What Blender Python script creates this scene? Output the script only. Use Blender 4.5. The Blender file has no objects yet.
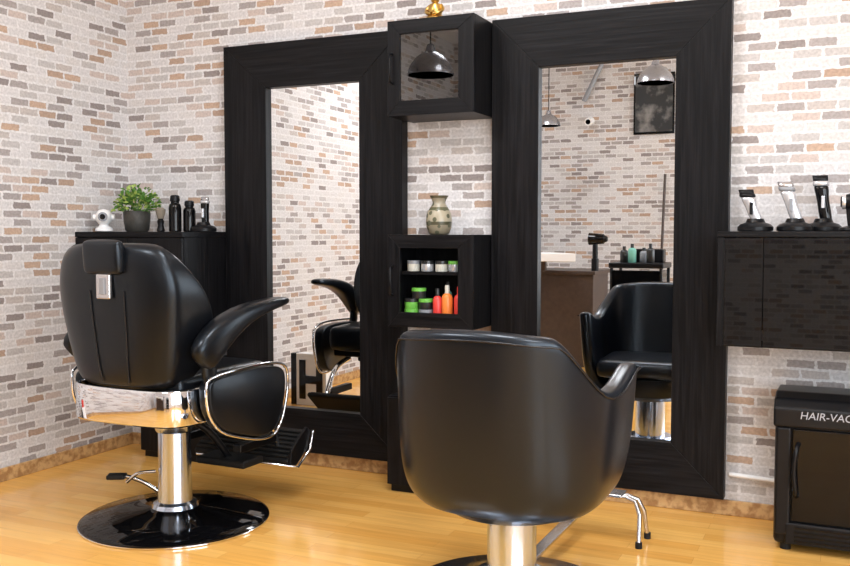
import bpy, bmesh, math, random
from mathutils import Vector, Matrix
random.seed(7)
scene=bpy.context.scene
scene.view_settings.view_transform='Standard'
COL=scene.collection

# ---------------------------------------------------------------- materials
def new_mat(name):
    m=bpy.data.materials.new(name); m.use_nodes=True
    nt=m.node_tree; b=nt.nodes['Principled BSDF']
    return m,nt,b
def mat(name,col,rough=.5,metal=0,bump=0,bscale=200,coat=0,spec=.5,emit=0,var=0):
    m,nt,b=new_mat(name)
    b.inputs['Base Color'].default_value=(*col,1)
    b.inputs['Roughness'].default_value=rough
    b.inputs['Metallic'].default_value=metal
    b.inputs['Specular IOR Level'].default_value=spec
    b.inputs['Coat Weight'].default_value=coat
    b.inputs['Coat Roughness'].default_value=.08
    if emit:
        b.inputs['Emission Color'].default_value=(*col,1); b.inputs['Emission Strength'].default_value=emit
    tc=nt.nodes.new('ShaderNodeTexCoord')
    n=nt.nodes.new('ShaderNodeTexNoise'); n.inputs['Scale'].default_value=bscale; n.inputs['Detail'].default_value=3
    nt.links.new(tc.outputs['Object'],n.inputs['Vector'])
    if bump:
        bp=nt.nodes.new('ShaderNodeBump'); bp.inputs['Strength'].default_value=bump; bp.inputs['Distance'].default_value=.002
        nt.links.new(n.outputs['Fac'],bp.inputs['Height']); nt.links.new(bp.outputs['Normal'],b.inputs['Normal'])
    if var:
        r=nt.nodes.new('ShaderNodeMapRange'); r.inputs['To Min'].default_value=1-var; r.inputs['To Max'].default_value=1+var
        nt.links.new(n.outputs['Fac'],r.inputs['Value'])
        mx=nt.nodes.new('ShaderNodeVectorMath'); mx.operation='SCALE'; mx.inputs[0].default_value=col
        nt.links.new(r.outputs['Result'],mx.inputs['Scale']); nt.links.new(mx.outputs['Vector'],b.inputs['Base Color'])
    return m

def leather(name,col=(.012,.012,.014),rough=.36,spec=.35,coat=.12):
    m,nt,b=new_mat(name)
    b.inputs['Base Color'].default_value=(*col,1)
    tc=nt.nodes.new('ShaderNodeTexCoord')
    v=nt.nodes.new('ShaderNodeTexVoronoi'); v.inputs['Scale'].default_value=330; v.feature='F1'
    n=nt.nodes.new('ShaderNodeTexNoise'); n.inputs['Scale'].default_value=9
    nt.links.new(tc.outputs['Object'],v.inputs['Vector']); nt.links.new(tc.outputs['Object'],n.inputs['Vector'])
    b1=nt.nodes.new('ShaderNodeBump'); b1.inputs['Strength'].default_value=.15; b1.inputs['Distance'].default_value=.001
    b2=nt.nodes.new('ShaderNodeBump'); b2.inputs['Strength'].default_value=.25; b2.inputs['Distance'].default_value=.006
    nt.links.new(v.outputs['Distance'],b1.inputs['Height']); nt.links.new(n.outputs['Fac'],b2.inputs['Height'])
    nt.links.new(b1.outputs['Normal'],b2.inputs['Normal']); nt.links.new(b2.outputs['Normal'],b.inputs['Normal'])
    b.inputs['Roughness'].default_value=rough; b.inputs['Specular IOR Level'].default_value=spec
    b.inputs['Specular Tint'].default_value=(.72,.86,1,1)
    b.inputs['Coat Weight'].default_value=coat; b.inputs['Coat Roughness'].default_value=.16
    return m

def wood_black(name,axis):
    m,nt,b=new_mat(name)
    tc=nt.nodes.new('ShaderNodeTexCoord'); mp=nt.nodes.new('ShaderNodeMapping')
    s={'z':(60,60,2.2),'x':(2.2,60,60)}[axis]
    mp.inputs['Scale'].default_value=s
    n=nt.nodes.new('ShaderNodeTexNoise'); n.inputs['Scale'].default_value=1.6; n.inputs['Detail'].default_value=5; n.inputs['Distortion'].default_value=.6
    nt.links.new(tc.outputs['Object'],mp.inputs['Vector']); nt.links.new(mp.outputs['Vector'],n.inputs['Vector'])
    r=nt.nodes.new('ShaderNodeValToRGB'); r.color_ramp.elements[0].position=.4; r.color_ramp.elements[0].color=(.003,.003,.0036,1)
    r.color_ramp.elements[1].position=.72; r.color_ramp.elements[1].color=(.011,.0105,.012,1)
    nt.links.new(n.outputs['Fac'],r.inputs['Fac']); nt.links.new(r.outputs['Color'],b.inputs['Base Color'])
    bp=nt.nodes.new('ShaderNodeBump'); bp.inputs['Strength'].default_value=.35; bp.inputs['Distance'].default_value=.002
    nt.links.new(n.outputs['Fac'],bp.inputs['Height']); nt.links.new(bp.outputs['Normal'],b.inputs['Normal'])
    b.inputs['Roughness'].default_value=.40; b.inputs['Specular IOR Level'].default_value=.15
    return m

def wallpaper(name,axis):
    m,nt,b=new_mat(name); L=nt.links.new; N=nt.nodes.new
    g=N('ShaderNodeNewGeometry'); sp=N('ShaderNodeSeparateXYZ'); L(g.outputs['Position'],sp.inputs[0])
    cb=N('ShaderNodeCombineXYZ'); L(sp.outputs[axis],cb.inputs['X']); L(sp.outputs['Z'],cb.inputs['Y'])
    nz=N('ShaderNodeTexNoise'); nz.inputs['Scale'].default_value=42; nz.inputs['Detail'].default_value=3; L(cb.outputs[0],nz.inputs['Vector'])
    sub=N('ShaderNodeVectorMath'); sub.operation='SUBTRACT'; sub.inputs[1].default_value=(.5,.5,.5); L(nz.outputs['Color'],sub.inputs[0])
    sc=N('ShaderNodeVectorMath'); sc.operation='MULTIPLY'; sc.inputs[1].default_value=(.024,.010,0); L(sub.outputs[0],sc.inputs[0])
    ad=N('ShaderNodeVectorMath'); ad.operation='ADD'; L(cb.outputs[0],ad.inputs[0]); L(sc.outputs[0],ad.inputs[1])
    of=N('ShaderNodeVectorMath'); of.operation='ADD'; of.inputs[1].default_value=(20.03,20.01,0); L(ad.outputs[0],of.inputs[0])
    br=N('ShaderNodeTexBrick'); br.inputs['Scale'].default_value=1; br.inputs['Brick Width'].default_value=.106
    br.inputs['Row Height'].default_value=.0385; br.inputs['Mortar Size'].default_value=.0058; br.inputs['Mortar Smooth'].default_value=.3
    br.inputs['Color1'].default_value=(0,0,0,1); br.inputs['Color2'].default_value=(1,1,1,1); br.inputs['Mortar'].default_value=(.5,.5,.5,1)
    L(of.outputs[0],br.inputs['Vector'])
    rp=N('ShaderNodeValToRGB'); rp.color_ramp.interpolation='CONSTANT'
    cols=[(0,(.63,.61,.61)),(.15,(.50,.475,.465)),(.28,(.63,.605,.595)),(.42,(.37,.335,.325)),(.55,(.55,.465,.425)),(.64,(.63,.61,.61)),(.74,(.28,.245,.235)),(.83,(.43,.31,.235)),(.89,(.50,.455,.43)),(.95,(.50,.36,.27))]
    e=rp.color_ramp.elements; e[0].position=0; e[0].color=(*cols[0][1],1); e[1].position=cols[1][0]; e[1].color=(*cols[1][1],1)
    for p,c in cols[2:]:
        k=e.new(p); k.color=(*c,1)
    L(br.outputs['Color'],rp.inputs['Fac'])
    n2=N('ShaderNodeTexNoise'); n2.inputs['Scale'].default_value=90; n2.inputs['Detail'].default_value=4; L(cb.outputs[0],n2.inputs['Vector'])
    mr=N('ShaderNodeMapRange'); mr.inputs['From Min'].default_value=.3; mr.inputs['From Max'].default_value=.7; mr.inputs['To Min'].default_value=.82; mr.inputs['To Max'].default_value=1.12; L(n2.outputs['Fac'],mr.inputs['Value'])
    mx=N('ShaderNodeMix'); mx.data_type='RGBA'; mx.inputs[7].default_value=(.70,.685,.685,1)
    L(br.outputs['Fac'],mx.inputs[0]); L(rp.outputs['Color'],mx.inputs[6])
    s2=N('ShaderNodeVectorMath'); s2.operation='SCALE'; L(mx.outputs[2],s2.inputs[0]); L(mr.outputs[0],s2.inputs['Scale'])
    L(s2.outputs[0],b.inputs['Base Color']); b.inputs['Roughness'].default_value=.6; b.inputs['Specular IOR Level'].default_value=.25
    return m

def floor_mat():
    m,nt,b=new_mat('laminate_floor'); L=nt.links.new; N=nt.nodes.new
    g=N('ShaderNodeNewGeometry')
    of=N('ShaderNodeVectorMath'); of.operation='ADD'; of.inputs[1].default_value=(20,20,0); L(g.outputs['Position'],of.inputs[0])
    br=N('ShaderNodeTexBrick'); br.inputs['Scale'].default_value=1; br.inputs['Brick Width'].default_value=.62; br.inputs['Row Height'].default_value=.068
    br.offset=.37; br.inputs['Mortar Size'].default_value=.001; br.inputs['Mortar Smooth'].default_value=.6
    br.inputs['Color1'].default_value=(.76,.385,.085,1); br.inputs['Color2'].default_value=(.86,.49,.135,1); br.inputs['Mortar'].default_value=(.60,.30,.07,1)
    L(of.outputs[0],br.inputs['Vector'])
    mp=N('ShaderNodeMapping'); mp.inputs['Scale'].default_value=(2.5,30,1); L(g.outputs['Position'],mp.inputs['Vector'])
    n=N('ShaderNodeTexNoise'); n.inputs['Scale'].default_value=1.5; n.inputs['Detail'].default_value=5; n.inputs['Distortion'].default_value=.4; L(mp.outputs[0],n.inputs['Vector'])
    mr=N('ShaderNodeMapRange'); mr.inputs['From Min'].default_value=.25; mr.inputs['From Max'].default_value=.75; mr.inputs['To Min'].default_value=.88; mr.inputs['To Max'].default_value=1.08; L(n.outputs['Fac'],mr.inputs['Value'])
    s=N('ShaderNodeVectorMath'); s.operation='SCALE'; L(br.outputs['Color'],s.inputs[0]); L(mr.outputs[0],s.inputs['Scale'])
    L(s.outputs[0],b.inputs['Base Color']); b.inputs['Roughness'].default_value=.15; b.inputs['Specular IOR Level'].default_value=.9
    return m
def baseboard_mat():
    m,nt,b=new_mat('patterned_skirting_tile'); L=nt.links.new; N=nt.nodes.new
    g=N('ShaderNodeNewGeometry'); v=N('ShaderNodeTexNoise'); v.inputs['Scale'].default_value=34; v.inputs['Detail'].default_value=3; L(g.outputs['Position'],v.inputs['Vector'])
    r=N('ShaderNodeValToRGB'); e=r.color_ramp.elements; e[0].position=.4; e[0].color=(.34,.18,.07,1); e[1].position=.6; e[1].color=(.58,.37,.17,1)
    L(v.outputs['Fac'],r.inputs['Fac']); L(r.outputs['Color'],b.inputs['Base Color']); b.inputs['Roughness'].default_value=.35
    return m
def glass_mat(name,fac=.25,tint=(.8,.85,.85)):
    m=bpy.data.materials.new(name); m.use_nodes=True; nt=m.node_tree; nt.nodes.clear()
    o=nt.nodes.new('ShaderNodeOutputMaterial'); a=nt.nodes.new('ShaderNodeBsdfTransparent'); a.inputs[0].default_value=(*tint,1)
    g=nt.nodes.new('ShaderNodeBsdfGlossy'); g.inputs['Roughness'].default_value=.01
    x=nt.nodes.new('ShaderNodeMixShader'); x.inputs[0].default_value=fac
    nt.links.new(a.outputs[0],x.inputs[1]); nt.links.new(g.outputs[0],x.inputs[2]); nt.links.new(x.outputs[0],o.inputs[0])
    return m

M_wallx=wallpaper('brick_wallpaper_x','X'); M_wally=wallpaper('brick_wallpaper_y','Y')
M_floor=floor_mat(); M_base=baseboard_mat()
M_ceil=mat('ceiling_paint',(.85,.85,.86),.8,bump=.1)
M_wv=wood_black('black_ash_vertical','z'); M_wh=wood_black('black_ash_horizontal','x')
M_leather=leather('black_leather',(.004,.0045,.006),.32,.34,.12); M_leather2=leather('black_leather_soft',(.004,.005,.008),.29,.42,.15)
M_pipe=mat('leather_piping',(.008,.008,.01),.25,spec=.4)
M_chrome=mat('chrome',(.80,.82,.86),.06,1)
M_column=mat('satin_chrome_column',(.66,.76,.92),.18,1)
M_steel=mat('brushed_steel',(.6,.6,.62),.25,1,bump=.05)
M_mirror=mat('mirror_glass',(.80,.81,.815),.0,1)
M_gloss=mat('black_gloss',(.0025,.0025,.003),.02,spec=.30)
M_plastic=mat('black_plastic',(.005,.005,.006),.34,bump=.1,spec=.24)
M_rubber=mat('black_rubber',(.010,.010,.010),.6,bump=.2,spec=.25)
M_white=mat('white_plastic',(.85,.85,.85),.35)
M_grey=mat('grey_plastic',(.25,.26,.28),.35)
M_silver=mat('silver_plastic',(.66,.67,.70),.25,.6)
M_gold=mat('gold',(.62,.40,.12),.3,1)
M_brown=mat('dark_walnut',(.055,.036,.028),.4,bscale=30,var=.4)
M_glass=glass_mat('cabinet_glass_tinted',.20,(.30,.32,.33))
M_dark_in=mat('cabinet_inside',(.02,.02,.022),.5)

# ---------------------------------------------------------------- helpers
def empty(name,loc=(0,0,0),rz=0):
    e=bpy.data.objects.new(name,None); e.location=loc; e.rotation_euler=(0,0,rz); e.empty_display_size=.1; COL.objects.link(e); return e
def obj(name,me,mats,parent=None,smooth=False):
    for m in (mats if isinstance(mats,(list,tuple)) else [mats]): me.materials.append(m)
    o=bpy.data.objects.new(name,me); COL.objects.link(o)
    if smooth:
        for p in me.polygons: p.use_smooth=True
    if parent: o.parent=parent
    return o
def box(name,lo,hi,m,parent=None,bevel=0,seg=3,rot=None,smooth=False):
    bm=bmesh.new(); bmesh.ops.create_cube(bm,size=1)
    c=[(a+b)/2 for a,b in zip(lo,hi)]; s=[abs(b-a) for a,b in zip(lo,hi)]
    for v in bm.verts: v.co=Vector((v.co.x*s[0],v.co.y*s[1],v.co.z*s[2]))
    if bevel: bmesh.ops.bevel(bm,geom=bm.edges[:],offset=min(bevel,min(s)*.49),segments=seg,profile=.5,affect='EDGES')
    me=bpy.data.meshes.new(name); bm.to_mesh(me); bm.free()
    o=obj(name,me,m,parent,smooth); o.location=c
    if rot: o.rotation_euler=rot
    return o
def boxes(name,lst,m,parent=None):
    bm=bmesh.new()
    for lo,hi in lst:
        r=bmesh.ops.create_cube(bm,size=1)
        for v in r['verts']: v.co=Vector([(a+b)/2+v.co[i]*abs(b-a) for i,(a,b) in enumerate(zip(lo,hi))])
    me=bpy.data.meshes.new(name); bm.to_mesh(me); bm.free(); return obj(name,me,m,parent)
def cushion(name,lo,hi,m,parent=None,r=.03,rot=None):
    o=box(name,lo,hi,m,parent,bevel=r,seg=2,rot=rot,smooth=True)
    s=o.modifiers.new('s','SUBSURF'); s.levels=2; s.render_levels=2; return o
def lathe(name,prof,m,parent=None,loc=(0,0,0),n=40,bands=None,rot=None,smooth=True):
    V=[];F=[];mi=[]
    for r,z in prof:
        for k in range(n):
            a=2*math.pi*k/n; V.append((r*math.cos(a),r*math.sin(a),z))
    for i in range(len(prof)-1):
        for k in range(n):
            a=i*n+k;b=i*n+(k+1)%n; F.append((a,b,b+n,a+n))
            idx=0
            if bands:
                zm=(prof[i][1]+prof[i+1][1])/2
                for zmax,ix in bands:
                    if zm<=zmax: idx=ix;break
            mi.append(idx)
    F.append(tuple(range(n-1,-1,-1))); mi.append(mi[0])
    l=(len(prof)-1)*n; F.append(tuple(range(l,l+n))); mi.append(mi[-2])
    me=bpy.data.meshes.new(name); me.from_pydata(V,[],F)
    o=obj(name,me,m,parent,smooth)
    for p,i in zip(me.polygons,mi): p.material_index=i
    me.polygons[-1].use_smooth=False; me.polygons[-2].use_smooth=False
    try: me.set_sharp_from_angle(angle=math.radians(38))
    except Exception: pass
    o.location=loc
    if rot: o.rotation_euler=rot
    return o
def cyl(name,p0,p1,r,m,parent=None,n=24,r2=None):
    p0=Vector(p0);p1=Vector(p1); d=p1-p0
    o=lathe(name,[(r,0),(r if r2 is None else r2,d.length)],m,parent,n=n)
    o.location=p0; o.rotation_euler=d.to_track_quat('Z','Y').to_euler(); return o
def catmull(P,k=8,closed=False):
    P=[Vector(p) for p in P]; n=len(P); out=[]
    rng=n if closed else n-1
    for i in range(rng):
        if closed: a,b,c,d=P[(i-1)%n],P[i],P[(i+1)%n],P[(i+2)%n]
        else: a,b,c,d=P[max(i-1,0)],P[i],P[i+1],P[min(i+2,n-1)]
        for j in range(k):
            t=j/k; out.append(.5*((2*b)+(c-a)*t+(2*a-5*b+4*c-d)*t*t+(3*b-a-3*c+d)*t**3))
    if not closed: out.append(P[-1])
    return out
def tube(name,P,r,m,parent=None,closed=False,smoothk=0,n=10):
    pts=catmull(P,smoothk,closed) if smoothk else [Vector(p) for p in P]
    cu=bpy.data.curves.new(name,'CURVE'); cu.dimensions='3D'; cu.bevel_depth=r; cu.bevel_resolution=4; cu.use_fill_caps=True
    s=cu.splines.new('POLY'); s.points.add(len(pts)-1)
    for q,p in zip(s.points,pts): q.co=(*p,1)
    s.use_cyclic_u=closed; s.use_smooth=True
    cu.materials.append(m); o=bpy.data.objects.new(name,cu); COL.objects.link(o)
    if parent: o.parent=parent
    return o
def loft(name,rings,m,parent=None,closed=True,cap=True,sub=0,solid=0,smooth=True,off=-1):
    n=len(rings[0]); V=[tuple(p) for r in rings for p in r]; F=[]
    for i in range(len(rings)-1):
        for k in range(n if closed else n-1):
            a=i*n+k;b=i*n+(k+1)%n; F.append((a,b,b+n,a+n))
    if cap and closed:
        F.append(tuple(range(n-1,-1,-1))); l=(len(rings)-1)*n; F.append(tuple(range(l,l+n)))
    me=bpy.data.meshes.new(name); me.from_pydata(V,[],F)
    bm=bmesh.new(); bm.from_mesh(me); bmesh.ops.recalc_face_normals(bm,faces=bm.faces[:]); bm.to_mesh(me); bm.free()
    o=obj(name,me,m,parent,smooth)
    if solid:
        s=o.modifiers.new('so','SOLIDIFY'); s.thickness=solid; s.offset=off
    if sub:
        s=o.modifiers.new('su','SUBSURF'); s.levels=sub; s.render_levels=sub
    return o
def prism(name,poly,axis,a,b,m,parent=None,bevel=0,smooth=False,sub=0):
    def mk(u,v,w): return {'x':(w,u,v),'y':(u,w,v),'z':(u,v,w)}[axis]
    n=len(poly); V=[mk(u,v,a) for u,v in poly]+[mk(u,v,b) for u,v in poly]
    F=[tuple(range(n)),tuple(range(2*n-1,n-1,-1))]+[(i,i+n,(i+1)%n+n,(i+1)%n) for i in range(n)]
    me=bpy.data.meshes.new(name); me.from_pydata(V,[],F)
    bm=bmesh.new(); bm.from_mesh(me); bmesh.ops.recalc_face_normals(bm,faces=bm.faces[:])
    if bevel: bmesh.ops.bevel(bm,geom=[e for e in bm.edges],offset=bevel,segments=3,profile=.5,affect='EDGES',clamp_overlap=True)
    bm.to_mesh(me); bm.free(); o=obj(name,me,m,parent,smooth)
    return o
def sgp(v,p): return math.copysign(abs(v)**p,v)

# ---------------------------------------------------------------- room
RX=5.4; RY=-4.8; H=2.85
box('floor',(-.1,RY-.1,-.1),(RX+.1,.1,0),M_floor)
box('ceiling',(-.1,RY-.1,H),(RX+.1,.1,H+.1),M_ceil)
box('wall_back',(-.1,0,0),(RX+.1,.1,H),M_wallx)
box('wall_left',(-.1,RY-.1,0),(0,0,H),M_wally)
wx0,wx1,wz0,wz1=3.9,5.2,.5,2.6
boxes('wall_rear',[((0,RY-.1,0),(wx0,RY,H)),((wx1,RY-.1,0),(RX,RY,H)),((wx0,RY-.1,0),(wx1,RY,wz0)),((wx0,RY-.1,wz1),(wx1,RY,H))],M_wallx)
wy0,wy1=-4.5,-2.1
boxes('wall_right',[((RX,RY,0),(RX+.1,wy0,H)),((RX,wy1,0),(RX+.1,0,H)),((RX,wy0,0),(RX+.1,wy1,wz0)),((RX,wy0,wz1),(RX+.1,wy1,H))],M_wally)
def winframe(name,ax,a0,a1,c):
    L=[]
    def bb(u0,u1,z0,z1):
        if ax=='x': L.append(((u0,c-.03,z0),(u1,c+.03,z1)))
        else: L.append(((c-.03,u0,z0),(c+.03,u1,z1)))
    bb(a0,a0+.05,wz0,wz1); bb(a1-.05,a1,wz0,wz1); bb(a0+.05,a1-.05,wz0,wz0+.05); bb(a0+.05,a1-.05,wz1-.05,wz1); bb((a0+a1)/2-.03,(a0+a1)/2+.03,wz0+.05,wz1-.05)
    boxes(name,L,M_white)
winframe('window_1','x',wx0,wx1,RY-.05); winframe('window_2','y',wy0,wy1,RX+.05)
box('baseboard_back',(.012,-.012,0),(RX,0,.06),M_base,bevel=.003)
box('baseboard_left',(0,RY,0),(.012,0,.06),M_base,bevel=.003)
box('baseboard_rear',(.012,RY,0),(RX,RY+.012,.06),M_base,bevel=.003)

# ---------------------------------------------------------------- mirrors
def wall_mirror(x0,x1,ix0,ix1):
    z0,z1,iz0,iz1=.072,1.985,.275,1.778
    e=empty('framed_wall_mirror',((x0+x1)/2,0,0)); cx=(x0+x1)/2
    o=[(x0-cx,z0),(x1-cx,z0),(x1-cx,z1),(x0-cx,z1)]; i=[(ix0-cx,iz0),(ix1-cx,iz0),(ix1-cx,iz1),(ix0-cx,iz1)]
    names=['frame_bottom','frame_right','frame_top','frame_left']
    for k in range(4):
        prism(names[k],[o[k],o[(k+1)%4],i[(k+1)%4],i[k]],'y',-.06,-.002,M_wh if k%2==0 else M_wv,e,bevel=.002)
    box('mirror_glass_pane',(ix0-cx-.01,-.035,iz0-.01),(ix1-cx+.01,-.028,iz1+.01),M_mirror,e)
wall_mirror(.65,1.60,.888,1.385)
wall_mirror(2.018,2.975,2.222,2.772)

# ---------------------------------------------------------------- display cabinets
def display_cabinet(z0,z1,glass,name):
    x0,x1=1.625,2.012; yb,yf=-.002,-.25; t=.022
    e=empty(name,(0,0,0))
    boxes('carcass',[((x0,yf+.02,z0),(x0+t,yb,z1)),((x1-t,yf+.02,z0),(x1,yb,z1)),((x0+t,yf+.02,z0),(x1-t,yb,z0+t)),((x0+t,yf+.02,z1-t),(x1-t,yb,z1)),((x0+t,-.012,z0+t),(x1-t,yb,z1-t))],M_wv,e)
    a0,a1,b0,b1=x0+.056,x1-.068,z0+.062,z1-.056
    o=[(x0,z0),(x1,z0),(x1,z1),(x0,z1)]; i=[(a0,b0),(a1,b0),(a1,b1),(a0,b1)]
    for k in range(4):
        prism('door_rail_%d'%k,[o[k],o[(k+1)%4],i[(k+1)%4],i[k]],'y',yf,yf+.019,M_wh if k%2==0 else M_wv,e,bevel=.0015)
    if glass: box('door_glass',(a0-.005,yf+.008,b0-.005),(a1+.005,yf+.012,b1+.005),glass,e)
    zc=(z0+z1)/2
    tube('door_handle',[(x0+.022,yf-.001,zc-.06),(x0+.022,yf-.022,zc-.055),(x0+.022,yf-.022,zc+.055),(x0+.022,yf-.001,zc+.06)],.005,M_plastic,e)
    return e
c1=display_cabinet(1.585,1.977,M_glass,'glass_door_cabinet'); c2=display_cabinet(.705,1.092,None,'open_display_cabinet')
box('shelf',(1.647,-.22,.925),(1.99,-.014,.938),M_wh,c2)
fc=empty('floor_cabinet',(0,0,0))
box('carcass',(1.625,-.25,.03),(2.012,-.014,.41),M_wv,fc,bevel=.002)
box('plinth',(1.635,-.24,0),(2.0,-.02,.03),M_plastic,fc)
box('door',(1.629,-.268,.035),(2.008,-.251,.405),M_wv,fc,bevel=.002)

# products
def jar(x,y,z,r,h,body,lid,parent,name='jar'):
    lathe(name,[(r*.95,0),(r,.003),(r,h*.68),(r*1.04,h*.7),(r*1.04,h*.98),(r,h)],[body,lid],parent,(x,y,z),n=24,bands=[(h*.69,0),(9,1)])
def bottle(x,y,z,r,h,body,cap,parent,name='bottle'):
    lathe(name,[(r*.9,0),(r,.004),(r,h*.66),(r*.8,h*.74),(r*.42,h*.78),(r*.42,h*.97),(r*.36,h)],[body,cap],parent,(x,y,z),n=24,bands=[(h*.77,0),(9,1)])
G=mat('green_label',(.14,.45,.06),.4); R=mat('red_label',(.70,.05,.04),.35); O=mat('orange_label',(.85,.22,.04),.35); C=mat('cream_label',(.6,.58,.5),.4); K=mat('black_label',(.02,.02,.02),.3)
T=mat('teal_label',(.16,.42,.34),.4)
hp=empty('hair_care_products',(0,0,0))
zs=.938
for k,(x,b_,l_) in enumerate([(1.71,C,M_grey),(1.775,M_silver,K),(1.84,C,K),(1.90,M_silver,G),(1.95,T,C)]): jar(x,-.175,zs,.027,.045,b_,l_,hp)
zb=.727
for x,y,r,h,b_,l_ in [(1.705,-.185,.030,.050,K,G),(1.71,-.09,.030,.055,G,K),(1.77,-.18,.030,.050,K,M_grey),(1.90,-.10,.028,.06,M_grey,C)]: jar(x,y,zb,r,h,b_,l_,hp)
for x,y,r,h,b_,l_ in [(1.705,-.185,.030,.045,G,K),(1.77,-.18,.030,.045,K,G)]: jar(x,y,zb+.05,r,h,b_,l_,hp)
jar(1.735,-.175,zb+.095,.030,.045,K,G,hp)
for x,y,r,h,b_,l_ in [(1.828,-.19,.020,.14,R,K),(1.872,-.19,.023,.155,O,C),(1.922,-.18,.022,.15,R,R),(1.85,-.13,.018,.165,T,K)]: bottle(x,y,zb,r,h,b_,l_,hp)

# vase
def vase_mat():
    m,nt,b=new_mat('glazed_pottery'); L=nt.links.new; N=nt.nodes.new
    tc=N('ShaderNodeTexCoord'); sp=N('ShaderNodeSeparateXYZ'); L(tc.outputs['Object'],sp.inputs[0])
    r=N('ShaderNodeValToRGB'); r.color_ramp.interpolation='CONSTANT'; e=r.color_ramp.elements
    e[0].position=0; e[0].color=(.26,.22,.15,1); e[1].position=.25; e[1].color=(.07,.065,.035,1)
    for p,c in [(.33,(.36,.32,.23)),(.62,(.09,.09,.045)),(.70,(.30,.27,.20)),(.93,(.12,.10,.06))]:
        k=e.new(p); k.color=(*c,1)
    mu=N('ShaderNodeMath'); mu.operation='MULTIPLY'; mu.inputs[1].default_value=1/.165; L(sp.outputs['Z'],mu.inputs[0]); L(mu.outputs[0],r.inputs['Fac'])
    v=N('ShaderNodeTexVoronoi'); v.inputs['Scale'].default_value=38; L(tc.outputs['Object'],v.inputs['Vector'])
    st=N('ShaderNodeMath'); st.operation='LESS_THAN'; st.inputs[1].default_value=.36; L(v.outputs['Distance'],st.inputs[0])
    mx=N('ShaderNodeMix'); mx.data_type='RGBA'; mx.inputs[7].default_value=(.10,.10,.06,1); L(r.outputs['Color'],mx.inputs[6]); L(st.outputs[0],mx.inputs[0])
    L(mx.outputs[2],b.inputs['Base Color']); b.inputs['Roughness'].default_value=.3
    return m
lathe('pottery_vase',[(.036,0),(.044,.006),(.053,.03),(.056,.06),(.052,.09),(.040,.112),(.029,.128),(.027,.137),(.032,.15),(.041,.165),(.037,.165),(.025,.137),(.023,.12)],vase_mat(),None,(1.808,-.13,1.092))
fg=empty('gold_buddha_figurine',(1.79,-.13,1.977))
lathe('legs',[(.03,0),(.045,.008),(.046,.02),(.034,.032),(.02,.034)],M_gold,fg)
lathe('torso',[(.022,.03),(.03,.045),(.031,.06),(.026,.078),(.012,.086)],M_gold,fg)
lathe('head',[(.008,.084),(.017,.092),(.020,.105),(.016,.118),(.009,.124),(.007,.132),(.002,.137)],M_gold,fg)
for s in(-1,1):
    tube('arm_%d'%(s+2),[(s*.026,0,.076),(s*.038,-.008,.055),(s*.025,-.028,.04),(s*.004,-.033,.036)],.007,M_gold,fg,smoothk=5)
    tube('knee_%d'%(s+2),[(s*.02,.0,.014),(s*.044,-.014,.014),(s*.01,-.036,.014)],.010,M_gold,fg,smoothk=5)

# ---------------------------------------------------------------- left wall cabinet + floor cabinet
wc=empty('wall_cabinet',(0,0,0))
box('carcass',(.001,-.36,.56),(.645,-.001,1.08),M_wv,wc,bevel=.002)
box('top_panel',(.001,-.375,1.08),(.648,-.001,1.105),M_wh,wc,bevel=.002)
box('door_1',(.004,-.375,.565),(.32,-.361,1.076),M_wv,wc,bevel=.002)
box('door_2',(.325,-.375,.565),(.642,-.361,1.076),M_wv,wc,bevel=.002)
fb=empty('low_floor_cabinet',(0,0,0))
box('carcass',(.24,-.20,.03),(.62,-.014,.5),M_wv,fb,bevel=.002)
box('plinth',(.25,-.19,0),(.61,-.02,.03),M_plastic,fb)
box('door',(.244,-.215,.035),(.616,-.201,.495),M_wv,fb,bevel=.002)

ZT=1.105
rc=empty('security_camera',(.115,-.30,ZT),math.radians(35))
lathe('base',[(.035,0),(.042,.004),(.040,.016),(.024,.026),(.018,.04)],M_white,rc)
lathe('head',[(.002,.03),(.024,.036),(.036,.052),(.040,.070),(.036,.088),(.024,.104),(.002,.110)],M_white,rc)
for s in(-1,1): cyl('antenna_ear_%d'%(s+2),(s*.036,0,.07),(s*.05,0,.07),.014,M_white,rc)
cyl('lens_ring',(0,-.030,.072),(0,-.044,.072),.022,M_grey,rc); cyl('lens',(0,-.040,.072),(0,-.047,.072),.013,M_gloss,rc)
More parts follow.
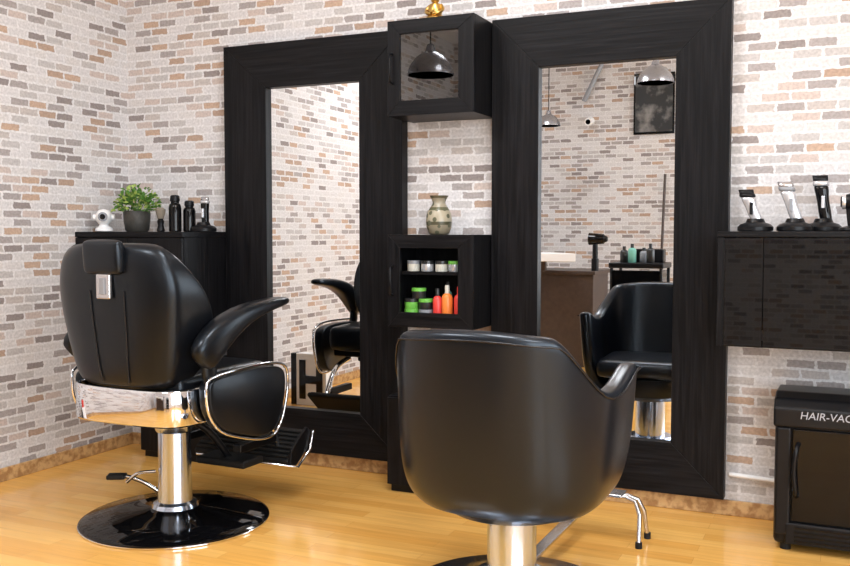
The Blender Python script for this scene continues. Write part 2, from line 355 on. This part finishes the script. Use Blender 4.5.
# plant
pl=empty('potted_plant',(.275,-.25,ZT))
potm=mat('woven_pot',(.035,.033,.028),.55,bump=.8,bscale=90,var=.5)
lathe('pot',[(.048,0),(.056,.01),(.062,.05),(.064,.09),(.060,.10),(.054,.10),(.052,.085)],potm,pl)
lathe('soil',[(.05,.08),(.052,.085)],M_rubber,pl)
lm=[mat('leaf_green',(.08,.20,.03),.5,var=.3,bscale=30),mat('leaf_light',(.30,.40,.09),.5,var=.3,bscale=30)]
V=[];F=[];mi=[]
for k in range(380):
    th=random.uniform(0,2*math.pi); ph=math.acos(random.uniform(-.05,1)); R_=random.uniform(.045,.105)
    c=Vector((math.sin(ph)*math.cos(th)*R_*1.0,math.sin(ph)*math.sin(th)*R_*1.0,.105+math.cos(ph)*R_*1.1+random.uniform(-.01,.01)))
    d=(c-Vector((0,0,.09))).normalized(); d=(d+Vector([random.uniform(-.6,.6) for _ in range(3)])).normalized()
    s=d.cross(Vector((random.uniform(-1,1),random.uniform(-1,1),1))).normalized(); up=s.cross(d)
    l=random.uniform(.014,.027); w=l*.4; b0=len(V)
    V+= [c,c+d*l*.35+s*w+up*.003,c+d*l*.75+s*w*.8,c+d*l-up*.004,c+d*l*.75-s*w*.8,c+d*l*.35-s*w+up*.003,c+d*l*.5-up*.003]
    F+=[(b0,b0+1,b0+6),(b0+1,b0+2,b0+6),(b0+2,b0+3,b0+6),(b0+3,b0+4,b0+6),(b0+4,b0+5,b0+6),(b0+5,b0,b0+6)]
    mi+=[random.choice([0,0,1])]*6
me=bpy.data.meshes.new('leaves'); me.from_pydata([tuple(v) for v in V],[],F); o=obj('leaves',me,lm,pl)
for p,i in zip(me.polygons,mi): p.material_index=i
for k in range(14):
    a=k*2.4; r=.03+.004*(k%5); tube('stem_%d'%k,[(0.01*math.cos(a),.01*math.sin(a),.085),(r*.7*math.cos(a),r*.7*math.sin(a),.13),(r*1.6*math.cos(a),r*1.6*math.sin(a),.17)],.0018,lm[0],pl,smoothk=4)
lathe('shaving_brush',[(.016,0),(.02,.006),(.013,.03),(.017,.05),(.012,.058),(.014,.062),(.022,.09),(.024,.105),(.012,.115)],[M_plastic,mat('bristle',(.2,.17,.13),.8)],None,(.41,-.24,ZT),n=24,bands=[(.06,0),(9,1)])
for x,y,h in[(.455,-.19,.175),(.50,-.14,.15)]:
    lathe('spray_bottle',[(.026,0),(.030,.005),(.030,h*.66),(.026,h*.75),(.020,h*.78),(.020,h*.82),(.024,h*.84),(.022,h*.97),(.016,h)],[M_gloss,M_plastic],None,(x,y,ZT),n=24,bands=[(h*.77,0),(9,1)])

def clipper(x,y,z,h,body,tip,rz=0,lean=.22,name='hair_clipper',W=1.25,dark_head=False):
    e=empty(name,(x,y,z),rz)
    lathe('dock_base',[(.054,0),(.062,.003),(.062,.016),(.052,.026),(.034,.032),(.028,.046),(.020,.046)],[M_plastic],e,(0,0,0),n=32)
    def ring(t,w,d):
        zc=.026+t*h; xo=-lean*h*(t-.25*t*t)+.012; return [(xo+W*w*sgp(math.cos(a),.7),W*d*sgp(math.sin(a),.7),zc) for a in [2*math.pi*k/20 for k in range(20)]]
    loft('body',[ring(0,.012,.010),ring(.05,.016,.014),ring(.25,.018,.015),ring(.5,.016,.014),ring(.70,.020,.017),ring(.82,.021,.016)],body,e,sub=1)
    loft('trim_band',[ring(.78,.0215,.0172),ring(.83,.0225,.0175),ring(.88,.021,.016)],tip,e)
    loft('blade_head',[ring(.87,.020,.015),ring(.95,.021,.009),ring(1.0,.021,.004)],M_plastic if dark_head else M_steel,e)
    zc=.026+.45*h; xo=-lean*h*(.45-.05)+.012
    box('switch',(xo-.006,-.024,zc-.022),(xo+.006,-.014,zc+.022),tip,e,bevel=.002)
    return e
clipper(.575,-.13,ZT,.14,M_gloss,M_silver,0,.02,'hair_trimmer',1.0)

# ---------------------------------------------------------------- right wall shelf unit
rs=empty('wall_shelf_unit',(0,0,0))
box('top_panel',(2.978,-.385,1.085),(4.15,-.001,1.105),M_wh,rs,bevel=.002)
box('side_left',(2.978,-.38,.705),(3.0,-.001,1.084),M_wv,rs,bevel=.001)
box('side_right',(4.125,-.38,.705),(4.15,-.001,1.084),M_wv,rs,bevel=.001)
box('bottom_panel',(3.0,-.378,.705),(4.125,-.001,.73),M_wh,rs)
box('back_panel',(3.0,-.014,.73),(4.125,-.001,1.079),M_dark_in,rs)
box('door_left',(3.001,-.382,.708),(3.1285,-.364,1.082),M_gloss,rs,bevel=.001)
box('door_gloss',(3.1305,-.384,.708),(4.12,-.364,1.082),M_gloss,rs,bevel=.001)
clipper(3.085,-.2,1.105,.125,M_silver,M_plastic,0,.50,dark_head=True)
clipper(3.218,-.2,1.105,.15,M_silver,M_grey,0,.42)
clipper(3.308,-.11,1.105,.175,M_gloss,M_silver,0,.20,dark_head=True)
dr=empty('hand_hair_dryer',(3.402,-.29,1.105))
lathe('stand',[(.038,0),(.042,.004),(.04,.012),(.018,.018)],M_plastic,dr); cyl('handle',(0.0,0,.012),(-.008,0,.085),.013,M_plastic,dr)
lathe('barrel',[(.02,0),(.027,.008),(.029,.05),(.022,.075),(.016,.082)],M_plastic,dr,(.045,0,.10),rot=(0,math.radians(-90),0))
lathe('nozzle_ring',[(.024,0),(.025,.004),(.025,.012),(.024,.014)],M_silver,dr,(-.018,0,.10),rot=(0,math.radians(-90),0))

tube('wall_conduit_pipe',[(2.99,-.02,.165),(3.3,-.02,.15),(3.6,-.02,.15)],.009,M_white)

# ---------------------------------------------------------------- hair vacuum box
hv=empty('floor_hair_vacuum',(3.175,-.37,0))
W=.40;D=.31
box('body',(0,.02,.02),(W,D,.50),M_plastic,hv,bevel=.02)
prism('top_hood',[(-.002,.435),(-.002,.50),(.03,.53),(.10,.545),(.28,.54),(.31,.50),(.31,.435)],'x',-.004,W+.004,M_plastic,hv,bevel=.008)
box('front_frame_l',(.005,0,.06),(.055,.03,.435),M_plastic,hv,bevel=.008)
box('front_frame_r',(W-.055,0,.06),(W-.005,.03,.435),M_plastic,hv,bevel=.008)
box('window_panel',(.058,.006,.11),(W-.058,.026,.43),M_gloss,hv,bevel=.004)
box('lower_grille_panel',(.04,-.002,.03),(W-.04,.03,.105),M_plastic,hv,bevel=.006)
for k in range(4): box('grille_slot_%d'%k,(.07,-.006,.042+k*.015),(W-.07,-.001,.048+k*.015),M_gloss,hv)
tube('handle',[(.075,.004,.20),(.072,-.022,.22),(.066,-.026,.29),(.072,-.022,.36),(.078,.004,.38)],.008,M_plastic,hv,smoothk=6)
for x in(.04,W-.04):
    for y in(.05,D-.04): cyl('foot',(x,y,0),(x,y,.03),.018,M_rubber,hv)
tx=bpy.data.curves.new('logo_text','FONT'); tx.body='HAIR-VAC'; tx.size=.036; tx.extrude=.0008; tx.shear=.15; tx.materials.append(mat('logo_grey',(.35,.36,.40),.4))
to=bpy.data.objects.new('logo_text',tx); COL.objects.link(to); to.parent=hv; to.location=(.080,-.004,.468); to.rotation_euler=(math.radians(90),0,0)

# ---------------------------------------------------------------- barber chair
bc=empty('barber_chair',(1.062,-.947,0),math.radians(-2))
lathe('base_disc',[(.34,0),(.352,.004),(.354,.012),(.34,.020),(.22,.032),(.12,.044),(.085,.056),(.078,.060)],M_gloss,bc,n=96)
lathe('base_rim',[(.349,.001),(.356,.003),(.356,.007),(.350,.010)],M_chrome,bc,n=96)
lathe('column_sleeve',[(.088,.055),(.082,.07),(.066,.078),(.064,.10),(.061,.30),(.061,.40)],M_column,bc,n=48)
lathe('column_collar',[(.066,.345),(.070,.35),(.082,.395),(.070,.40)],M_column,bc,n=48)
box('pump_housing',(-.12,-.14,.395),(.12,.16,.435),M_plastic,bc,bevel=.01)
box('seat_pan',(-.22,-.21,.43),(.22,.25,.47),M_plastic,bc,bevel=.01)
cushion('seat_cushion',(-.235,-.23,.455),(.235,.31,.605),M_leather,bc,r=.045)
def bring(z,w,d,yc,n=48,p=.42,fwd=0):
    out=[]
    for k in range(n):
        a=2*math.pi*k/n; x=w*sgp(math.cos(a),p); y=d*sgp(math.sin(a),p)
        if y>0: y+=fwd*(abs(x)/w)**3
        else: y+= .035*(abs(x)/w)**2.5
        out.append((x,yc+y,z))
    return out
lev=[(.548,.12,.02,-.245,0),(.552,.19,.045,-.245,.01),(.575,.220,.062,-.248,.07),(.64,.238,.066,-.255,.14),(.72,.256,.068,-.262,.165),(.82,.272,.068,-.274,.155),(.90,.278,.066,-.282,.11),(.96,.268,.064,-.288,.06),(1.005,.250,.060,-.296,.03),(1.04,.225,.050,-.302,.01),(1.060,.19,.034,-.306,0),(1.065,.12,.015,-.308,0)]
loft('backrest',[bring(z,w,d,y,fwd=f) for z,w,d,y,f in lev],M_leather,bc,sub=2)
def backy(x,l): return l[3]-l[2]+.035*(abs(x)/l[1])**2.5
for s in(-.22,.34): tube('back_seam_%d'%(s>0),[(s*l[1],backy(s*l[1],l)-.0008,l[0]) for l in lev[2:7]],.0025,M_pipe,bc,smoothk=5)
hx=.018
cushion('headrest',(hx-.088,-.385,.955),(hx+.088,-.335,1.078),M_leather,bc,r=.022,rot=(math.radians(4),0,0))
box('headrest_clip',(hx-.032,-.368,.872),(hx+.032,-.350,.960),M_steel,bc,bevel=.006)
box('headrest_slide',(hx-.012,-.374,.888),(hx+.012,-.366,.945),M_grey,bc,bevel=.003)
def band(z,s=1):
    pts=[]
    for k in range(25):
        a=math.radians(-90+180*k/24); pts.append((.262*s*sgp(math.sin(a),.45),-.09-.205*s*sgp(math.cos(a),.45),z))
    return [(pts[0][0],.02,z)]+pts+[(pts[-1][0],.02,z)]
loft('chrome_back_band',[band(.425,.985),band(.432),band(.545),band(.552,.985)],M_chrome,bc,closed=False,cap=False,solid=.008,off=0)
for s in(-1,1):
    P=[(-.215,.645,.055,.030),(-.17,.69,.066,.040),(-.10,.745,.058,.044),(.0,.79,.042,.044),(.10,.815,.029,.043),(.20,.828,.022,.041),(.28,.835,.018,.036),(.305,.835,.008,.02)]
    rings=[]
    for i,(y,z,hh,hw) in enumerate(P):
        a,b=P[max(i-1,0)],P[min(i+1,len(P)-1)]; t=Vector((0,b[0]-a[0],b[1]-a[1])).normalized(); nrm=Vector((0,-t.z,t.y))
        rings.append([tuple(Vector((s*.305+hw*sgp(math.cos(q),.7),y,z))+nrm*hh*sgp(math.sin(q),.7)) for q in [2*math.pi*k/24 for k in range(24)]])
    loft('armrest_pad_%d'%(s+2),rings,M_leather,bc,sub=1)
    loft('arm_support_%d'%(s+2),[[(s*.30+.02*math.cos(q)*1.0,yy+.035*math.sin(q),zz) for q in [2*math.pi*k/16 for k in range(16)]] for yy,zz in [(-.13,.53),(-.155,.60),(-.16,.67),(-.13,.72)]],M_leather,bc,sub=1)
    prof=[(-.16,.58),(.0,.592),(.16,.592),(.25,.575),(.275,.53),(.265,.45),(.23,.37),(.18,.335),(.10,.335),(-.02,.365),(-.11,.40),(-.165,.46),(-.18,.53)]
    prof=[(p.x,p.y) for p in catmull([(a,b,0) for a,b in prof],3,True)]
    prism('side_cushion_%d'%(s+2),prof,'x',s*.272,s*.325,M_leather,bc,bevel=.008,smooth=True)
    cx_,cz_=.05,.465
    tube('side_chrome_ring_%d'%(s+2),[(s*.322,cx_+(a-cx_)*1.07,cz_+(b-cz_)*1.09) for a,b in prof],.0055,M_chrome,bc,closed=True)
for s in(-1,1):
    tube('footrest_arm_%d'%(s+2),[(s*.15,.2,.42),(s*.16,.33,.38),(s*.17,.40,.28),(s*.17,.43,.22)],.014,M_chrome,bc,smoothk=6)
    box('footrest_bracket_%d'%(s+2),(s*.17-.02,.16,.24),(s*.17+.02,.40,.275),M_plastic,bc,bevel=.006)
fr=box('footrest_plate',(-.23,.36,.20),(.26,.54,.225),M_rubber,bc,bevel=.01,rot=(math.radians(38),0,0))
for k in range(7):
    y=.385+k*.022; a=math.radians(38); dy=y-.45
    cyl('footrest_rib_%d'%k,(-.22,.45+dy*math.cos(a)-.016*math.sin(a),.2125+dy*math.sin(a)+.016*math.cos(a)),(.25,.45+dy*math.cos(a)-.016*math.sin(a),.2125+dy*math.sin(a)+.016*math.cos(a)),.006,M_rubber,bc,n=10)
prism('footrest_end_cap',[(.375,.155),(.42,.145),(.50,.20),(.525,.27),(.50,.29),(.44,.255),(.385,.21)],'x',.258,.272,M_plastic,bc,bevel=.003)
tube('footrest_chrome_edge',[(-.22,.385,.15),(.275,.385,.15),(.278,.42,.137),(.278,.51,.195),(.278,.535,.27)],.006,M_chrome,bc)
box('foot_step',(-.02,.14,.185),(.22,.27,.215),M_rubber,bc,bevel=.01)
tube('foot_step_arm',[(.0,.03,.40),(.06,.12,.33),(.10,.2,.21)],.014,M_plastic,bc,smoothk=5)
tube('pump_lever',[(-.05,-.02,.10),(-.10,-.05,.14),(-.15,-.08,.165),(-.18,-.10,.17)],.008,M_chrome,bc,smoothk=5)
box('pump_pedal',(-.225,-.135,.162),(-.155,-.085,.180),M_rubber,bc,bevel=.006,rot=(0,0,math.radians(30)))
tube('recline_lever',[(-.06,-.04,.19),(-.11,-.08,.185),(-.15,-.10,.15)],.006,M_chrome,bc,smoothk=5)

# ---------------------------------------------------------------- styling chair
sc=empty('salon_styling_chair',(2.48,-1.105,0),math.radians(-3))
def smst(a,b,x):
    t=max(0,min(1,(x-a)/(b-a))); return t*t*(3-2*t)
path=[]
for k in range(-5,0): path.append((-90,-k/5))
for k in range(0,31): path.append((-90+180*k/30,0))
for k in range(1,6): path.append((90,k/5))
prof=[(0,.72),(.025,.82),(.07,.90),(.15,.965),(.28,1.0),(.45,1.012),(.65,1.005),(.82,.995),(.94,.99),(1,.985)]
def shell_pt(a,ext,s,sc_):
    A=math.radians(a); x=.308*sgp(math.sin(A),.76); y=-.03-.265*sgp(math.cos(A),.76)
    if ext: y=-.03+.262*ext*(1-.25*(1-s)**2)
    aa=abs(a)
    zt=.834-.166*smst(44,84,aa)-.012*smst(0,44,aa)+.050*smst(0,1,ext)
    z=.286+(zt-.286)*s
    x*=sc_; y=(y+.02)*sc_-.02
    armf=smst(48,90,aa)
    x*=1+.11*armf*s**1.5
    y-= (1-armf)*.045*s**1.5
    if ext: x*=1-.03*ext**2
    return (x,y,z)
rings=[[shell_pt(a,e_,s,k_) for a,e_ in path] for s,k_ in prof]
sh=loft('tub_shell',rings,M_leather2,sc,closed=False,cap=False,solid=.06,sub=2)
seam=[shell_pt(a,e_,.955,.995) for a,e_ in path]
tube('shell_seam',seam,.003,M_pipe,sc)
cushion('seat_cushion',(-.245,-.22,.37),(.245,.24,.475),M_leather2,sc,r=.04)
lathe('seat_underside',[(.12,.262),(.19,.268),(.225,.29),(.235,.33),(.235,.38)],M_leather2,sc,(0,-.0,0),n=48)
lathe('column',[(.075,.012),(.075,.24),(.07,.262)],M_column,sc,n=48)
lathe('seat_plate',[(.10,.25),(.11,.252),(.11,.266)],M_plastic,sc,n=32)
lathe('base_disc',[(.31,0),(.318,.004),(.316,.010),(.25,.020),(.14,.038),(.12,.05),(.11,.066),(.076,.070)],M_column,sc,n=96)
box('footrest_bar',(-.02,.06,.06),(.02,.62,.072),M_steel,sc,bevel=.003,rot=(math.radians(3),0,0))
for y in(.58,.70):
    tube('footrest_tube_%d'%(y>.6),[(-.24,y,.012),(-.235,y+(.63-y)*.5,.11),(-.215,y+(.64-y)*.7,.15),(-.18,y+(.64-y)*.8,.16),(.18,y+(.64-y)*.8,.16),(.215,y+(.64-y)*.7,.15),(.235,y+(.63-y)*.5,.11),(.24,y,.012)],.008,M_steel,sc)
    for s in(-1,1): cyl('footrest_foot',(s*.24,y,0),(s*.24,y,.022),.012,M_rubber,sc)
box('footrest_tread',(-.17,.60,.160),(.17,.68,.172),M_steel,sc,bevel=.003)
box('footrest_upright',(-.02,.60,.07),(.02,.615,.162),M_steel,sc)

# ---------------------------------------------------------------- things seen in the mirrors
hs=empty('letter_sign_box',(.27,-1.40,0),0)
box('panel',(-.09,-.05,0),(.13,.03,.33),M_white,hs,bevel=.003)
boxes('letter_h',[((-.065,.031,.04),(-.02,.036,.29)),((.06,.031,.04),(.105,.036,.29)),((-.02,.031,.14),(.06,.036,.19))],M_gloss,hs)
box('black_side_panel',(-.13,-.05,0),(-.091,.03,.33),M_gloss,hs)
cyl('red_cup',(.09,-.01,.33),(.09,-.01,.42),.03,R,hs,r2=.036)
rd=empty('reception_desk',(0,0,0))
box('body',(.55,-4.25,0),(1.50,-3.75,.76),M_brown,rd,bevel=.004)
box('worktop',(.53,-4.28,.76),(1.52,-3.72,.79),M_brown,rd,bevel=.003)
box('raised_panel',(.55,-3.77,.79),(1.10,-3.73,.90),M_brown,rd)
prism('white_counter',[(.5,-4.1),(1.0,-4.1),(1.42,-3.5),(.5,-3.5)],'z',.87,.935,M_white,rd,bevel=.004)
hd=empty('hair_dryer',(1.50,-3.80,.79))
cyl('stand',(0,0,0),(0,0,.1),.03,M_plastic,hd); cyl('handle',(0,0,.1),(0,0,.22),.022,M_plastic,hd)
cyl('barrel',(-.05,0,.26),(.07,0,.26),.05,M_gloss,hd,r2=.04); cyl('nozzle',(.07,0,.26),(.10,0,.26),.034,M_plastic,hd,r2=.02)
tr=empty('salon_trolley',(1.97,-3.3,0))
box('tray_top',(-.2,-.17,.84),(.2,.17,.88),M_plastic,tr,bevel=.008)
for k in range(4): box('drawer_%d'%k,(-.18,-.15,.18+k*.165),(.18,.16,.33+k*.165),M_gloss,tr,bevel=.006)
for x in(-.18,.18):
    for y in(-.15,.15):
        cyl('post',(x,y,.06),(x,y,.84),.012,M_plastic,tr); cyl('castor',(x-.012,y,.03),(x+.012,y,.03),.03,M_rubber,tr); cyl('castor_stem',(x,y,.03),(x,y,.07),.006,M_steel,tr)
tb=empty('styling_bottles',(0,0,0))
for x,y,h,b_ in[(1.86,-3.25,.12,K),(1.93,-3.2,.14,T),(2.0,-3.28,.11,M_grey),(2.06,-3.22,.14,K)]: bottle(x,y,.88,.03,h,b_,K,tb)
box('tool_case',(1.93,-3.40,.88),(2.14,-3.30,.98),M_plastic,tb,bevel=.01)
pf=empty('framed_picture',(1.77,RY,2.25))
box('frame',(-.18,.001,-.27),(.18,.025,.27),M_gloss,pf,bevel=.003)
def picm():
    m,nt,b=new_mat('portrait_print'); tc=nt.nodes.new('ShaderNodeTexCoord'); n=nt.nodes.new('ShaderNodeTexNoise'); n.inputs['Scale'].default_value=7; n.inputs['Detail'].default_value=4
    r=nt.nodes.new('ShaderNodeValToRGB'); e=r.color_ramp.elements; e[0].position=.5; e[0].color=(.008,.008,.008,1); e[1].position=.68; e[1].color=(.2,.19,.18,1)
    nt.links.new(tc.outputs['Object'],n.inputs['Vector']); nt.links.new(n.outputs['Fac'],r.inputs['Fac']); nt.links.new(r.outputs['Color'],b.inputs['Base Color']); return m
box('print',(-.165,.0255,-.25),(.165,.028,.25),picm(),pf)
bro=empty('broom',(1.86,-4.62,0))
cyl('handle',(0,.02,.05),(.02,-.14,1.62),.012,M_brown,bro); box('head',(-.15,-.02,.03),(.15,.05,.07),M_plastic,bro,bevel=.006); box('bristles',(-.14,-.01,0),(.14,.04,.03),M_rubber,bro)
tube('ceiling_pipe',[(1.30,RY+.05,H),(1.30,RY+.05,2.62),(1.14,RY+.05,2.30)],.022,M_grey)
sm=empty('surveillance_camera',(1.21,RY,2.12))
cyl('mount',(0,0,0),(0,.06,0),.015,M_white,sm); cyl('housing',(0,.06,0),(0,.16,-.02),.035,M_white,sm); cyl('lens',(0,.16,-.02),(0,.165,-.021),.022,M_gloss,sm)

# pendant lamps
M_bulb=mat('lamp_bulb',(1,.95,.85),.5,emit=9)
M_shade=mat('pendant_shade',(.30,.30,.32),.25,.8)
def pendant(x,y,z,r):
    e=empty('pendant_lamp',(x,y,z))
    lathe('shade',[(r,0),(r*.97,.03*r/.14),(r*.86,.45*r),(r*.6,.78*r),(r*.25,.98*r),(r*.16,1.25*r),(.02,1.3*r),(.012,1.28*r),(r*.14,1.2*r),(r*.22,.95*r),(r*.57,.75*r),(r*.83,.43*r),(r*.94,.03*r/.14),(r*.97,0)],[M_shade],e,n=40)
    lathe('bulb',[(.005,.03*r),(.35*r,.05*r),(.55*r,.35*r),(.3*r,.7*r),(.1*r,.95*r)],M_bulb,e,n=20)
    cyl('cord',(0,0,1.28*r),(0,0,H-z-.02),.004,M_plastic,e,n=8); cyl('ceiling_rose',(0,0,H-z-.02),(0,0,H-z),.05,M_shade,e)
pendant(1.09,-1.86,2.04,.14); pendant(2.06,-3.32,2.20,.135); pendant(1.05,-3.96,2.0,.10)

M_fill_glow=mat('fill_panel_glow',(1,.98,.97),.5,emit=2.0)  # glowing face of the added fill panels
def fill_panel(x,y,P):  # unseen ceiling panel added to brighten the room, no known fixture
    e=empty('added_fill_panel',(x,y,H))
    box('housing',(-.31,-.31,-.03),(.31,.31,-.0),M_white,e,bevel=.003); box('diffuser',(-.29,-.29,-.034),(.29,.29,-.031),M_fill_glow,e)
    l=bpy.data.lights.new('fill_area_light','AREA'); l.energy=P; l.size=.58; l.color=(.96,.97,1); o=bpy.data.objects.new('fill_area_light',l); COL.objects.link(o); o.parent=e; o.location=(0,0,-.04)
for x,y,p in[(1.0,-2.6,38),(3.3,-2.4,22),(2.2,-1.4,26),(4.4,-3.7,8)]: fill_panel(x,y,p)  # added fill, strongest on the left to lift the left wall

def arealight(name,loc,rot,sx,sy,P,col):
    l=bpy.data.lights.new(name,'AREA'); l.shape='RECTANGLE'; l.size=sx; l.size_y=sy; l.energy=P; l.color=col
    o=bpy.data.objects.new(name,l); COL.objects.link(o); o.location=loc; o.rotation_euler=rot
arealight('daylight_window_rear',((wx0+wx1)/2,RY-.12,(wz0+wz1)/2),(math.radians(90),0,0),wx1-wx0-.05,2.05,75,(.88,.94,1))
arealight('daylight_window_side',(RX+.12,(wy0+wy1)/2,(wz0+wz1)/2),(math.radians(90),0,math.radians(90)),wy1-wy0-.05,2.05,115,(.88,.94,1))
w=bpy.data.worlds.new('World'); scene.world=w; w.use_nodes=True
w.node_tree.nodes['Background'].inputs[0].default_value=(.8,.9,1,1); w.node_tree.nodes['Background'].inputs[1].default_value=1.2

cam=bpy.data.cameras.new('camera'); cam.lens=933/850*36; cam.sensor_width=36; cam.clip_start=.02
co=bpy.data.objects.new('camera',cam); COL.objects.link(co); co.location=(3.405,-3.761,1.1); co.rotation_euler=(math.radians(90-3.08),0,math.radians(24.6))
scene.camera=co
